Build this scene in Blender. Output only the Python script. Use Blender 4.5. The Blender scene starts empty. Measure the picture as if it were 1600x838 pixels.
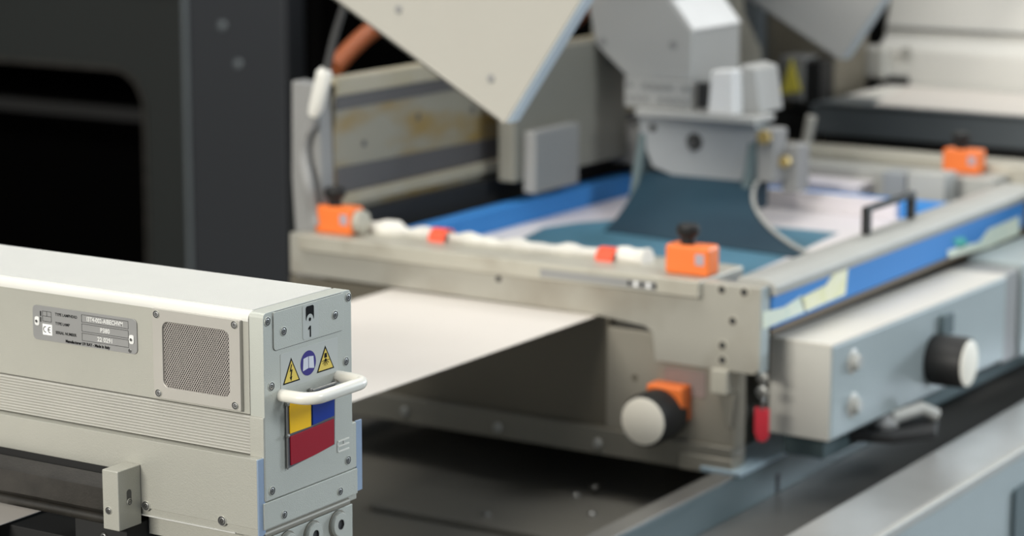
import bpy, bmesh, math, random
from mathutils import Vector, Matrix, Euler
random.seed(4)
S = bpy.context.scene
COL = S.collection
PI = math.pi

# ------------------------------------------------------------------ camera
FPX, CX, CY = 3845.48, 800.0, 419.0
yaw, pitch, roll = 0.557957, 0.18953, -0.0025
cyw, syw, cp, sp = math.cos(yaw), math.sin(yaw), math.cos(pitch), math.sin(pitch)
fwd = Vector((-syw*cp, cyw*cp, -sp)); rgt = Vector((cyw, syw, 0)); dwn = fwd.cross(rgt)
r2 = math.cos(roll)*rgt + math.sin(roll)*dwn; d2 = -math.sin(roll)*rgt + math.cos(roll)*dwn
CAM = Vector((1.389, -1.786, 1.676))
cd = bpy.data.cameras.new('camera'); cam = bpy.data.objects.new('camera', cd); COL.objects.link(cam)
m3 = Matrix((r2, -d2, -fwd)).transposed()
cam.matrix_world = Matrix.Translation(CAM) @ m3.to_4x4()
cd.sensor_width = 36; cd.lens = 36*FPX/1600
cd.dof.use_dof = True; cd.dof.focus_distance = 2.36; cd.dof.aperture_fstop = 4.2
S.camera = cam

def at(u, v, **k):
    """world point on the plane x=, y= or z= seen at photograph coordinates u, v"""
    d = r2*((u-CX)/FPX) + d2*((v-CY)/FPX) + fwd
    ax = list(k)[0]; i = 'xyz'.index(ax)
    t = (k[ax]-CAM[i])/d[i]
    return CAM + d*t

# ------------------------------------------------------------------ world and light
w = bpy.data.worlds.new('world'); S.world = w; w.use_nodes = True
bg = w.node_tree.nodes['Background']; bg.inputs[0].default_value = (0.80, 0.90, 1.0, 1); bg.inputs[1].default_value = 0.24
def area(name, loc, target, size, power, color, size_y=None):
    l = bpy.data.lights.new(name, 'AREA'); l.energy = power; l.color = color; l.size = size
    if size_y: l.shape = 'RECTANGLE'; l.size_y = size_y
    o = bpy.data.objects.new(name, l); COL.objects.link(o); o.location = loc
    o.rotation_euler = (Vector(target)-Vector(loc)).to_track_quat('-Z', 'Y').to_euler()
    return o
area('hall_lamp_overhead', (-0.6, 0.1, 4.2), (-0.4, 0.6, 1.0), 3.0, 72, (1.0, 0.965, 0.90), 1.6)
area('hall_lamp_front', (-0.9, -6.6, 3.4), (-0.3, 0.6, 1.0), 2.2, 400, (1.0, 0.96, 0.87), 1.0)
area('hall_lamp_side', (2.4, 7.0, 2.0), (0.0, 1.5, 0.9), 1.2, 190, (0.80, 0.91, 1.0), 1.0)
area('fill_light_rear', (-0.3, 3.4, 4.2), (-0.3, 2.8, 1.0), 1.6, 34, (1.0, 0.97, 0.92), 1.0)  # added fill light to brighten the rear tops and paper
area('hall_lamp_right', (3.4, 1.3, 3.3), (-0.4, 1.7, 1.0), 1.3, 62, (0.90, 0.96, 1.0), 1.0)
S.view_settings.view_transform = 'Standard'; S.view_settings.look = 'None'
S.view_settings.exposure = 0.35; S.view_settings.gamma = 1; S.view_settings.use_curve_mapping = False

# ------------------------------------------------------------------ materials
def mat(name, c, rough=.5, metal=0., c2=None, scale=8., fac=.5, bump=0., bscale=400., stretch=None, coat=0., contrast=(.35, .65), spec=None):
    m = bpy.data.materials.new(name); m.use_nodes = True; nt = m.node_tree; b = nt.nodes['Principled BSDF']
    b.inputs['Base Color'].default_value = (*c, 1); b.inputs['Roughness'].default_value = rough; b.inputs['Metallic'].default_value = metal
    b.inputs['Coat Weight'].default_value = coat
    if spec is not None: b.inputs['Specular IOR Level'].default_value = spec
    tc = nt.nodes.new('ShaderNodeTexCoord'); mp = nt.nodes.new('ShaderNodeMapping'); nt.links.new(tc.outputs['Object'], mp.inputs[0])
    if stretch: mp.inputs['Scale'].default_value = stretch
    if c2 is None: c2 = tuple(x*.88 for x in c)
    n = nt.nodes.new('ShaderNodeTexNoise'); n.inputs['Scale'].default_value = scale; n.inputs['Detail'].default_value = 6
    nt.links.new(mp.outputs[0], n.inputs['Vector'])
    r = nt.nodes.new('ShaderNodeValToRGB'); r.color_ramp.elements[0].position = contrast[0]; r.color_ramp.elements[1].position = contrast[1]
    mid = tuple(a+(b_-a)*fac for a, b_ in zip(c, c2))
    r.color_ramp.elements[0].color = (*c, 1); r.color_ramp.elements[1].color = (*(c2 if fac == 1 else mid), 1)
    nt.links.new(n.outputs['Fac'], r.inputs[0]); nt.links.new(r.outputs[0], b.inputs['Base Color'])
    if bump:
        n2 = nt.nodes.new('ShaderNodeTexNoise'); n2.inputs['Scale'].default_value = bscale; n2.inputs['Detail'].default_value = 3
        nt.links.new(mp.outputs[0], n2.inputs['Vector'])
        bp = nt.nodes.new('ShaderNodeBump'); bp.inputs['Strength'].default_value = bump; bp.inputs['Distance'].default_value = .001
        nt.links.new(n2.outputs['Fac'], bp.inputs['Height']); nt.links.new(bp.outputs[0], b.inputs['Normal'])
    return m
M = dict(
 alu=mat('anodised_aluminium', (.44,.435,.385), .42, .3, bump=.25, bscale=900, scale=5),
 alutop=mat('sandblasted_lid', (.54,.54,.51), .6, .1, c2=(.52,.52,.495), bump=.5, bscale=1100, scale=30),
 aluend=mat('satin_end_plate', (.48,.495,.45), .45, .25, bump=.2, bscale=900, scale=6),
 edgeglint=mat('painted_edge_highlight', (.72,.71,.665), .3, .1),  # pale colour standing for the highlight on the lid edge
 rib=mat('ribbed_aluminium', (.56,.55,.505), .38, .2),
 blueedge=mat('cut_edge_metal', (.38,.49,.66), .3, .5),
 handle=mat('ivory_enamel', (.74,.72,.65), .38, 0, coat=.3),
 steel=mat('bright_screw_steel', (.36,.36,.35), .35, 1.),
 darksteel=mat('dark_screw_recess', (.10,.10,.10), .5, .6),
 socket=mat('black_socket', (.02,.02,.02), .6),
 plate=mat('engraved_name_plate', (.36,.36,.355), .4, .5, scale=20),
 ink=mat('black_print', (.008,.008,.009), .8, spec=.1),
 stamp=mat('stamped_letters', (.80,.80,.78), .5, .2),
 white=mat('white_label', (.86,.86,.85), .5),
 label=mat('clear_grey_label', (.50,.515,.485), .4, .1),
 navy=mat('navy_symbol', (.04,.03,.20), .6, spec=.2),
 bookc=mat('pale_book_symbol', (.60,.62,.68), .5),
 yellow=mat('warning_yellow', (.72,.54,.11), .6, spec=.2), signyellow=mat('sign_yellow', (.85,.72,.10), .5),
 flagyellow=mat('enamel_yellow', (.86,.50,.01), .5, 0, spec=.2),
 flagblue=mat('enamel_blue', (.0,.028,.26), .5, 0, spec=.2),
 flagred=mat('enamel_red', (.30,.004,.018), .5, 0, spec=.2),
 flagframe=mat('badge_frame_metal', (.17,.17,.19), .35, .8),
 meshm=mat('vent_wire', (.60,.555,.52), .4, .4),
 ventback=mat('vent_pleats', (.045,.04,.036), .8),
 railblack=mat('black_anodised_rail', (.015,.0135,.011), .45, .1, c2=(.027,.024,.020), fac=1, scale=40, bump=.2),
 black=mat('matt_black', (.008,.008,.008), .7),
 paper=mat('white_paper_web', (.67,.625,.575), .6, 0, scale=2),
 frame=mat('worn_grey_steel', (.41,.395,.345), .42, .4, c2=(.24,.205,.155), fac=1, scale=6, contrast=(.46,.8)),
 framelight=mat('pale_machined_rail', (.44,.42,.355), .45, .25, c2=(.32,.29,.235), fac=1, scale=14, contrast=(.5,.8)),
 panel=mat('dark_polished_panel', (.20,.18,.14), .35, .4, scale=4),
 panel2=mat('grey_corner_panel', (.36,.335,.28), .4, .4, scale=6),
 flange=mat('grey_flange', (.27,.255,.215), .4, .4, scale=6),
 tape=mat('masking_tape', (.72,.71,.42), .6, 0, c2=(.80,.78,.60), fac=1, scale=60),
 tapegreen=mat('pale_green_tape', (.60,.68,.58), .6, 0, c2=(.68,.72,.60), fac=1, scale=50),
 teal=mat('teal_tape_scrap', (.05,.42,.38), .5),
 bluepaint=mat('blue_screen_frame', (.045,.22,.56), .6, 0, scale=3, spec=.2),
 silver=mat('silver_screen_rail', (.40,.40,.375), .5, .15),
 mesh=mat('lavender_screen_mesh', (.70,.66,.63), .4, 0, c2=(.60,.565,.61), fac=1, scale=3),
 inkpool=mat('teal_ink_film', (.045,.12,.165), .45, 0, c2=(.075,.19,.27), fac=1, scale=5, spec=.2),
 darkteal=mat('dark_teal_blade', (.012,.030,.048), .55, 0, c2=(.018,.046,.068), fac=1, scale=4, spec=.2),
 drive=mat('pale_blue_grey_paint', (.335,.385,.39), .45, .1),
 drivewarm=mat('warm_grey_paint', (.48,.47,.43), .5, 0),
 drivetop=mat('ivory_paint', (.62,.59,.53), .5, .0),
 beam=mat('slate_blue_paint', (.075,.110,.118), .5, .05),
 beamtop=mat('pale_blue_flange', (.36,.46,.52), .45, .2),
 bare=mat('bare_metal_strip', (.22,.215,.20), .4, .6),
 bed=mat('machine_bed_steel', (.20,.19,.17), .35, .4, c2=(.25,.235,.20), fac=1, scale=3),
 orange=mat('orange_plastic', (.86,.19,.035), .4),
 knob=mat('black_knob_plastic', (.014,.014,.014), .5, 0, spec=.3),
 knobface=mat('ivory_knob_face', (.86,.81,.70), .5),
 display=mat('indicator_window', (.42,.36,.40), .2), pink=mat('faded_pink_print', (.30,.235,.215), .5), brown=mat('brown_gasket', (.11,.075,.04), .6), brass=mat('brass_fitting', (.45,.33,.12), .4, .6), railtop=mat('brushed_rail_top', (.30,.30,.29), .35, .6, c2=(.48,.48,.47), fac=1, scale=2.5), gutter=mat('gutter_grey', (.22,.215,.20), .38, .6),
 redtape=mat('red_tape', (.93,.10,.04), .55),
 foam=mat('white_foam_strip', (.76,.74,.68), .7, 0, c2=(.62,.60,.55), fac=1, scale=25),
 redtag=mat('red_tag_plastic', (.60,.03,.05), .4),
 cab=mat('charcoal_cabinet_paint', (.009,.011,.010), .5, 0, scale=2),
 door=mat('graphite_glossy_door', (.024,.026,.030), .35, .0, scale=1),
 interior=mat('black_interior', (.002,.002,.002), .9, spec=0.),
 stained=mat('ink_stained_steel', (.25,.235,.185), .55, .1, c2=(.24,.165,.055), fac=1, scale=5, stretch=(1,1,3), contrast=(.48,.64)),
 groove=mat('dark_groove', (.085,.08,.08), .55, .1),
 tan=mat('tan_stained_strip', (.34,.30,.20), .55, .1, c2=(.38,.35,.28), fac=1, scale=9),
 cover=mat('warm_white_cover', (.43,.415,.37), .5, 0, scale=3),
 coveredge=mat('cover_folded_edge', (.42,.49,.55), .45, .1),
 grey=mat('mid_grey_paint', (.26,.26,.255), .5, 0, scale=4),
 greylight=mat('light_grey_housing', (.43,.43,.415), .5, 0, scale=4),
 olive=mat('olive_grey_housing', (.20,.195,.165), .55, 0, scale=3),
 bracket=mat('bracket_grey', (.30,.315,.325), .45, .2, scale=6),
 hose=mat('orange_hose_rubber', (.25,.062,.015), .5),
 cablegrey=mat('dark_cable', (.045,.045,.045), .5),
 connector=mat('white_connector', (.74,.73,.68), .4),
 ivory=mat('ivory_rear_housing', (.74,.72,.665), .45, 0, scale=2),
 slate=mat('rear_slate_beam', (.105,.12,.13), .4, .1),
 floor=mat('grey_hall_floor', (.12,.12,.115), .4, 0, scale=2, bump=.1),
 wall=mat('pale_hall_wall', (.42,.42,.40), .8, 0, scale=1),
)

# ------------------------------------------------------------------ mesh helpers
class B:
    """collects shapes in world coordinates, then links them as one object"""
    def __init__(s): s.bm = bmesh.new(); s.mi = 0
    def _f(s, vs):
        try: f = s.bm.faces.new(vs); f.material_index = s.mi; return f
        except ValueError: pass
    def prism(s, poly, ext):
        ext = Vector(ext); a = [s.bm.verts.new(Vector(p)) for p in poly]; b = [s.bm.verts.new(Vector(p)+ext) for p in poly]
        s._f(a[::-1]); s._f(b); n = len(a)
        for i in range(n): s._f([a[i], a[(i+1)%n], b[(i+1)%n], b[i]])
        return s
    def box(s, x0, x1, y0, y1, z0, z1):
        return s.prism([(x0,y0,z0),(x1,y0,z0),(x1,y1,z0),(x0,y1,z0)], (0,0,z1-z0))
    def xz(s, poly, y0, y1): return s.prism([(p[0],y0,p[1]) for p in poly], (0,y1-y0,0))
    def yz(s, poly, x0, x1): return s.prism([(x0,p[0],p[1]) for p in poly], (x1-x0,0,0))
    def ring(s, outer, inner, ext):
        ext = Vector(ext); n = len(outer); R = []
        for L in (outer, inner):
            R.append([s.bm.verts.new(Vector(p)) for p in L]); R.append([s.bm.verts.new(Vector(p)+ext) for p in L])
        o0, o1, i0, i1 = R
        for i in range(n):
            j = (i+1)%n
            s._f([o0[i],o0[j],o1[j],o1[i]]); s._f([i0[j],i0[i],i1[i],i1[j]])
            s._f([o0[j],o0[i],i0[i],i0[j]]); s._f([o1[i],o1[j],i1[j],i1[i]])
        return s
    def lathe(s, c, axis, prof, seg=20, caps=True, mats=None):
        c = Vector(c); axis = Vector(axis).normalized(); u = axis.orthogonal().normalized(); v = axis.cross(u)
        rings = []
        for r, h in prof:
            rings.append([s.bm.verts.new(c+axis*h+(u*math.cos(2*PI*k/seg)+v*math.sin(2*PI*k/seg))*r) for k in range(seg)])
        for q in range(len(rings)-1):
            if mats: s.mi = mats[q]
            for k in range(seg): s._f([rings[q][k], rings[q][(k+1)%seg], rings[q+1][(k+1)%seg], rings[q+1][k]])
        if caps:
            if mats: s.mi = mats[0]
            s._f(rings[0][::-1])
            if mats: s.mi = mats[-1]
            s._f(rings[-1])
        return s
    def cyl(s, c, axis, r, h, seg=24): return s.lathe(c, axis, [(r,0),(r,h)], seg)
    def tube(s, pts, r, seg=12):
        pts = [Vector(p) for p in pts]; n = len(pts); rings = []; u = None
        for i, p in enumerate(pts):
            t = (pts[min(i+1,n-1)]-pts[max(i-1,0)]).normalized()
            u = (t.orthogonal() if u is None else u-t*u.dot(t)).normalized(); v = t.cross(u)
            rr = r[i] if isinstance(r, (list, tuple)) else r
            rings.append([s.bm.verts.new(p+(u*math.cos(2*PI*k/seg)+v*math.sin(2*PI*k/seg))*rr) for k in range(seg)])
        for q in range(n-1):
            for k in range(seg): s._f([rings[q][k], rings[q][(k+1)%seg], rings[q+1][(k+1)%seg], rings[q+1][k]])
        s._f(rings[0][::-1]); s._f(rings[-1]); return s
def rrect(u0, u1, v0, v1, r, seg=5, rs=None):
    rs = rs or (r, r, r, r); out = []   # corners: bottom-left, bottom-right, top-right, top-left
    for (cu, cv, a0, rr) in ((u0,v0,PI,rs[0]),(u1,v0,1.5*PI,rs[1]),(u1,v1,0,rs[2]),(u0,v1,.5*PI,rs[3])):
        su = 1 if cu == u0 else -1; sv = 1 if cv == v0 else -1
        for k in range(seg+1):
            a = a0+.5*PI*k/seg; out.append((cu+su*rr+math.cos(a)*rr, cv+sv*rr+math.sin(a)*rr))
    return out
ORG = {}
def root(name, loc, label, cat, group=None):
    o = bpy.data.objects.new(name, None); COL.objects.link(o); o.location = loc; o.empty_display_size = .05
    o['label'] = label; o['category'] = cat
    if group: o['group'] = group
    ORG[o] = Vector(loc); return o
def fin(o, parent, org):
    COL.objects.link(o)
    if parent: o.parent = parent; o.location = org-ORG[parent]
    else: o.location = org
    ORG[o] = Vector(org)
def obj(name, b, m, parent=None, bevel=0., seg=2, smooth=True, org=None, label=None, kind=None, angle=35):
    me = bpy.data.meshes.new(name)
    bm = b.bm
    if org is None: org = ORG[parent] if parent else Vector((0,0,0))
    org = Vector(org)
    bmesh.ops.recalc_face_normals(bm, faces=bm.faces)
    bmesh.ops.translate(bm, verts=bm.verts, vec=-org)
    bm.to_mesh(me); bm.free()
    for x in (m if isinstance(m, (list, tuple)) else [m]): me.materials.append(M[x])
    if smooth:
        for p in me.polygons: p.use_smooth = True
        me.set_sharp_from_angle(angle=math.radians(angle))
    o = bpy.data.objects.new(name, me); fin(o, parent, org)
    if bevel:
        md = o.modifiers.new('bevel', 'BEVEL'); md.width = bevel; md.segments = seg; md.limit_method = 'ANGLE'; md.angle_limit = math.radians(40); md.harden_normals = True
    if label: o['label'] = label
    if kind: o['kind'] = kind
    return o
def tag(o, label, cat, group=None):
    o['label'] = label; o['category'] = cat
    if group: o['group'] = group
    return o
XF = Matrix(((1,0,0),(0,0,-1),(0,1,0)))      # local (right, up, normal) -> world on a face looking to -Y
EF = Matrix(((0,0,1),(1,0,0),(0,1,0)))       # the same on a face looking to +X
def text(name, s, size, p, frame, m, parent, align='LEFT', sx=1., bold=0., ext=.0001):
    cu = bpy.data.curves.new('t', 'FONT'); cu.body = s; cu.size = size; cu.align_x = align; cu.align_y = 'CENTER'; cu.extrude = ext; cu.offset = bold; cu.resolution_u = 3
    t = bpy.data.objects.new('t', cu); COL.objects.link(t)
    dg = bpy.context.evaluated_depsgraph_get(); me = bpy.data.meshes.new_from_object(t.evaluated_get(dg))
    bpy.data.objects.remove(t)
    me.transform(Matrix.Diagonal((sx,1,1,1))); me.transform(frame.to_4x4()); me.materials.clear(); me.materials.append(M[m])
    o = bpy.data.objects.new(name, me); fin(o, parent, Vector(p)); return o

# a socket-head screw sunk in a lipped countersink: lip, dark gap, head, hexagonal socket (normal +Z)
def screw_mesh(name, r, lip='alu', head='steel', seg=20):
    b = B()
    b.lathe((0,0,0), (0,0,1), [(1.50*r,-.0002),(1.42*r,.0005),(1.28*r,.0006),(1.16*r,.0001)], seg, caps=False, mats=[0,0,1])
    b.lathe((0,0,0), (0,0,1), [(1.16*r,.0001),(.95*r,.0001),(.93*r,.0003),(.84*r,.0005),(.52*r,.0005)], seg, caps=False, mats=[1,1,2,2])
    u = seg; b.mi = 3
    b.lathe((0,0,0), (0,0,1), [(.52*r,.0005),(.50*r,.0001)], seg, caps=False, mats=[3]); b.mi = 3
    b.cyl((0,0,0), (0,0,1), .5*r, .0002, 12); b.mi = 2
    b.lathe((0,0,.0002), (0,0,1), [(.26*r,0),(.22*r,.0003)], 8, mats=[2])
    bmesh.ops.recalc_face_normals(b.bm, faces=b.bm.faces)
    me = bpy.data.meshes.new(name); b.bm.to_mesh(me); b.bm.free()
    for x in (lip, 'darksteel', head, 'socket'): me.materials.append(M[x])
    for p in me.polygons: p.use_smooth = True
    me.set_sharp_from_angle(angle=math.radians(40)); return me
SC = {}
def screw(p, normal, r, parent, lip='alu', name='screw', head='steel'):
    k = (round(r,5), lip, head)
    if k not in SC: SC[k] = screw_mesh('screw', r, lip, head)
    o = bpy.data.objects.new(name, SC[k]); fin(o, parent, Vector(p))
    o.rotation_euler = Vector(normal).to_track_quat('Z', 'Y').to_euler()
    return o
NX, NY = (1,0,0), (0,-1,0)

# ------------------------------------------------------------------ setting
def struct(name, b, m, **k): o = obj(name, b, m, **k); o['kind'] = 'structure'; return o
struct('floor', B().box(-7, 5, -5, 9, -.05, 0), 'floor')
struct('wall_back', B().box(-7, 5, 8.6, 8.7, 0, 4.5), 'wall')
struct('wall_left', B().box(-7.1, -7, -5, 8.7, 0, 4.5), 'wall')

# ------------------------------------------------------------------ machine base: bed, side beam, outer rail
r = root('machine_bed', (-.45, 1.2, 0), 'dark steel machine bed under the printing station and lamp', 'machine bed')
obj('bed_plate', B().box(-1.4, -.135, -.5, 2.95, .655, .68), 'bed', r, .002)
obj('raised_plate', B().box(-.56, -.16, .96, 1.16, .68, .69), 'bed', r, .002)
obj('pedestal', B().box(-1.3, -.2, -.4, 2.9, 0, .655), 'black', r)
for (u, v, rr) in ((760,805,.007),(925,805,.006),(900,775,.007),(930,763,.007)):
    p = at(u, v, z=.69); obj('bolt', B().lathe(p-Vector((0,0,.001)), (0,0,1), [(rr,0),(rr,.004),(rr*.7,.006)], 16), 'steel', r, org=p)
b = root('junction_box', (-.72, .93, .68), 'black rectangular box on the dark bed just right of the lamp housing', 'box')
obj('body', B().box(-.76, -.66, .90, .98, .68, .745), 'black', b, .004)
obj('lid', B().box(-.765, -.655, .895, .985, .745, .752), 'railblack', b, .002)

r = root('side_beam', (-.11, 1.6, 0), 'slate blue machine side beam running below the printing station', 'beam')
obj('beam_body', B().box(-.125, -.092, -.3, 4.2, .664, .748), 'beam', r, .002)
obj('top_strip', B().box(-.125, -.092, -.3, 1.172, .748, .752), 'bare', r, .001, label='bare metal strip on the beam top')
obj('top_flange', B().box(-.150, -.086, 1.176, 4.2, .748, .756), 'beamtop', r, .002)
obj('beam_leg', B().box(-.123, -.094, -.2, 4.1, 0, .664), 'bed', r)
p = at(1215, 752, x=-.092)
obj('slot', B().yz(rrect(p.y-.006, p.y+.006, p.z-.02, p.z+.012, .006), -.0925, -.0915), 'black', r)
r = root('walkway_gutter', (.0, 1.6, .0), 'dark grey sheet metal gutter between the slate beam and outer rail', 'gutter')
obj('gutter_sheet', B().box(-.09, .085, -.3, 4.2, .685, .695), 'gutter', r)
obj('gutter_foot', B().box(-.06, .05, 0, 4.1, 0, .685), 'black', r)
r = root('outer_rail', (.14, 1.6, 0), 'pale blue outer rail with silver top in the bottom right corner', 'rail')
obj('rail_body', B().box(.088, .186, -.3, 4.2, .60, .738), 'drive', r, .003)
obj('top_plate', B().box(.084, .181, -.3, 4.2, .738, .748), 'railtop', r, .003)
obj('edge_strip', B().box(.181, .191, -.3, 4.2, .736, .7495), 'silver', r, .002)
obj('rail_foot', B().box(.10, .17, -.2, 4.1, 0, .60), 'drive', r)
p = at(1590, 800, x=.19)
obj('access_cover', B().yz(rrect(p.y-.015, p.y+.2, p.z-.08, p.z+.035, .008), .186, .192), 'beam', r)

# ------------------------------------------------------------------ paper web
b = B()
pts = [(2.25,.952),(1.10,.952)] + [(-.75,.95)] + [(-.75-.05*math.sin(t*PI/16),.90+.05*math.cos(t*PI/16)) for t in range(1,9)] + [(-.80,.70)]
top = pts; bot = [(y, z-.0006) for y, z in pts]
b.yz(top+bot[::-1], -.672, -.317)
obj_p = obj('paper_web', b, 'paper', org=(-.5,.4,.95)); tag(obj_p, 'white paper web leaving the printing station towards the lamp housing', 'paper')
r = root('guide_roller', (-.5,-.75,.68), 'steel guide roller turning the paper web in front of the lamp', 'roller')
obj('roller_tube', B().cyl((-.80,-.75,.90), (1,0,0), .049, .6, 32), 'steel', r)
for x in (-.82, -.20): obj('bearing_stand', B().box(x, x+.02, -.78, -.72, 0, .92), 'grey', r, .002)

# ------------------------------------------------------------------ UV lamp housing (in focus, nearest)
L = root('lamp_housing', (-.4, .07, .965), 'pale aluminium lamp housing with vent grille and white handle, nearest the camera', 'lamp housing')
X0 = -1.05
prof = [(.0,1.101),(.0,1.1915),(.0,1.1925),(.0006,1.1950),(.0022,1.1972),(.0046,1.1986),(.0085,1.1994),(.134,1.1995),(.139,1.197),(.141,1.192),(.141,1.06),(.0085,1.06),(.0085,1.101)]
obj('upper_body', B().yz(prof, X0, -.0172), 'alu', L)
obj('edge_highlight', B().yz([(-.0004,1.1905),(-.0004,1.1927),(.0003,1.1953),(.0019,1.1976),(.0044,1.1991),(.0085,1.1998),(.0085,1.1990),(.002,1.1905)], X0, -.0174), 'edgeglint', L, label='pale shell painting the highlight on the rounded top edge')  # thin pale shell paints the bright band along the rounded edge
obj('lid', B().box(X0, -.019, .0085, .1345, 1.199, 1.2003), 'alutop', L, .0004)
# ribbed strip: thirteen ridges
rp = [(.009,1.0995)]; n = 13; z1, z0 = 1.0995, 1.0615
for k in range(n):
    a = z1-(z1-z0)*k/n; h = (z1-z0)/n
    rp += [(.0006, a-.02*h), (-.0009, a-.30*h), (-.0009, a-.64*h), (.0050, a-.68*h), (.0050, a-.92*h), (.0008, a-.96*h)]
rp += [(.009, z0)]
obj('ribbed_strip', B().yz(rp, X0, -.0172), 'rib', L, smooth=False)
# wide lower body: stepped underside left of the bracket
lb = [(X0,1.061),(-.0022,1.061),(-.0022,.992),(-.147,.992),(-.147,1.0265),(X0,1.0265)]
obj('lower_body', B().xz(lb, -.0105, .158), 'alu', L, .0006)
obj('side_trim', B().box(-.0024, -.0006, -.0104, -.0002, .985, 1.0605), 'blueedge', L, .0002, label='bluish cut edge beside the end plate')
obj('side_trim', B().box(-.0024, -.0006, .1482, .1579, .992, 1.0645), 'blueedge', L, .0002, label='bluish cut edge beside the end plate')
obj('bottom_strip', B().box(-.147, -.0024, -.0085, .15, .9838, .9915), 'alu', L, .0005)
obj('skirt', B().box(-.147, -.012, .0015, .13, .962, .984), 'alu', L, .0005)
obj('strip_bead', B().box(-.147, -.03, -.0100, -.0080, .9836, .9850), 'alutop', L, .0002)
# end plate
ep = rrect(.0, .141, 1.0175, 1.2, .004, 4, rs=(.0005,.0005,.006,.005))
obj('end_plate', B().yz(ep, -.0168, 0), 'aluend', L, .0005)
obj('corner_post', B().yz(rrect(-.0018, .006, 1.0175, 1.100, .0015), -.0168, -.0002), 'alu', L, .0006)
obj('corner_post', B().yz(rrect(.135, .148, 1.0175, 1.064, .0015), -.0168, -.0003), 'aluend', L, .0006)
obj('lower_strip', B().yz(rrect(-.004, .148, .9905, 1.0165, .0006), -.0168, .0008), 'aluend', L, .0005)
g = obj('top_badge_plate', B().yz(rrect(.0150, .1270, 1.1615, 1.1985, .003, rs=(.004,.004,.0004,.0004)), -.001, .0009), 'aluend', L, .0003)
# dark seam around badge plate
obj('seam', B().yz(rrect(.0144, .1276, 1.1609, 1.199, .0045), -.001, .00015), 'darksteel', L)
for (y, z) in ((.0065,1.1915),(.136,1.1925),(.011,1.128),(.131,1.129),(.0095,1.0262),(.133,1.028)):
    screw((.0001,y,z), NX, .0032, L, 'aluend')
for (y, z) in ((.030,1.178),(.1125,1.179)): screw((.001,y,z), NX, .0032, L, 'aluend')
for (y, z) in ((.027,.9985),(.118,.9995)): screw((.0009,y,z), NX, .0030, L, 'aluend')
# numbered sticker
ns = obj('number_sticker', B().yz(rrect(.0600, .0855, 1.1635, 1.1975, .003), .0008, .0012), 'label', L)
o = obj('black_emblem', B().yz([(.0650,1.1830),(.0650,1.194),(.0665,1.1955),(.0765,1.1955),(.0780,1.194),(.0780,1.1830)]+[(.0715+.0058*math.cos(a*PI/10), 1.1815+.0062*math.sin(a*PI/10)) for a in range(0,11)], .0011, .00135), 'ink', L)
obj('emblem_dot', B().cyl((.0011,.0715,1.1822), NX, .0018, .0003, 16), 'ink', L)
obj('number', B().yz([(.0710,1.1648),(.0728,1.1648),(.0728,1.1758),(.0714,1.1758),(.0688,1.1738),(.0688,1.1720),(.0710,1.1733)], .0012, .0015), 'ink', L)
# warning strip
obj('warning_strip', B().yz(rrect(.0255, .1175, 1.1215, 1.1560, .0008), 0, .0003), 'label', L)
def tri(y0, y1, z0, z1, nm='warning_triangle'):
    c = ((y0+y1)/2); a = obj(nm, B().yz([(y0,z0),(y1,z0),(c,z1)], .0003, .0005), 'ink', L)
    q = .0016; obj('yellow_field', B().yz([(y0+q*1.5,z0+q*.85),(y1-q*1.5,z0+q*.85),(c,z1-q*1.9)], .0005, .0007), 'yellow', a, org=ORG[L])
    return a
t1 = tri(.0285, .0555, 1.1255, 1.1500)
bolt = [(.0415,1.1435),(.0390,1.1365),(.0412,1.1370),(.0400,1.1310),(.0388,1.1315),(.0412,1.1275),(.0428,1.1320),(.0416,1.1316),(.0434,1.1385),(.0410,1.1380),(.0428,1.1435)]
obj('lightning_symbol', B().yz(bolt, .0007, .0009), 'ink', t1, org=ORG[L])
t2 = tri(.0825, .1110, 1.1265, 1.1515)
# radiation style symbol: a small lamp figure with rays
hb = B(); hb.yz([(.0945,1.1395),(.0990,1.1395),(.0985,1.1440),(.0950,1.1440)], .0007, .0009)
for k in range(7):
    a = -PI*.05-k*PI*.9/6; c0 = Vector((.0008,.0968,1.1375)); d = Vector((0,math.cos(a),math.sin(a))); q = Vector((0,-d.z,d.y))*.0003
    hb.prism([c0+d*.002+q, c0+d*.0062+q, c0+d*.0062-q, c0+d*.002-q], (.0001,0,0))
hb.cyl((.0007,.0968,1.1372), NX, .0016, .0002, 12)
obj('ray_symbol', hb, 'ink', t2, org=ORG[L])
ms = obj('manual_symbol', B().cyl((.0003,.0690,1.1395), NX, .0122, .0003, 32), 'navy', L)
bk = B()
bk.yz([(.0600,1.1330),(.0685,1.1345),(.0685,1.1460),(.0610,1.1450)], .0006, .0008); bk.yz([(.0695,1.1345),(.0780,1.1330),(.0770,1.1450),(.0695,1.1460)], .0006, .0008)
obj('open_book', bk, 'bookc', ms, org=ORG[L])
# handle
h = []; xo, ya, yb, zz, rc = .0365, .0255, .1165, 1.1165, .016
h += [(-.001,ya,zz),(.010,ya,zz)]
for k in range(9): a = k*PI/16; h.append((xo-rc+rc*math.sin(a), ya+rc-rc*math.cos(a), zz))
for k in range(9): a = k*PI/16; h.append((xo-rc+rc*math.cos(a), yb-rc+rc*math.sin(a), zz))
h += [(.010,yb,zz),(-.001,yb,zz)]
obj('handle', B().tube(h, .0061, 20), 'handle', L, label='white enamelled bow handle')
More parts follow.
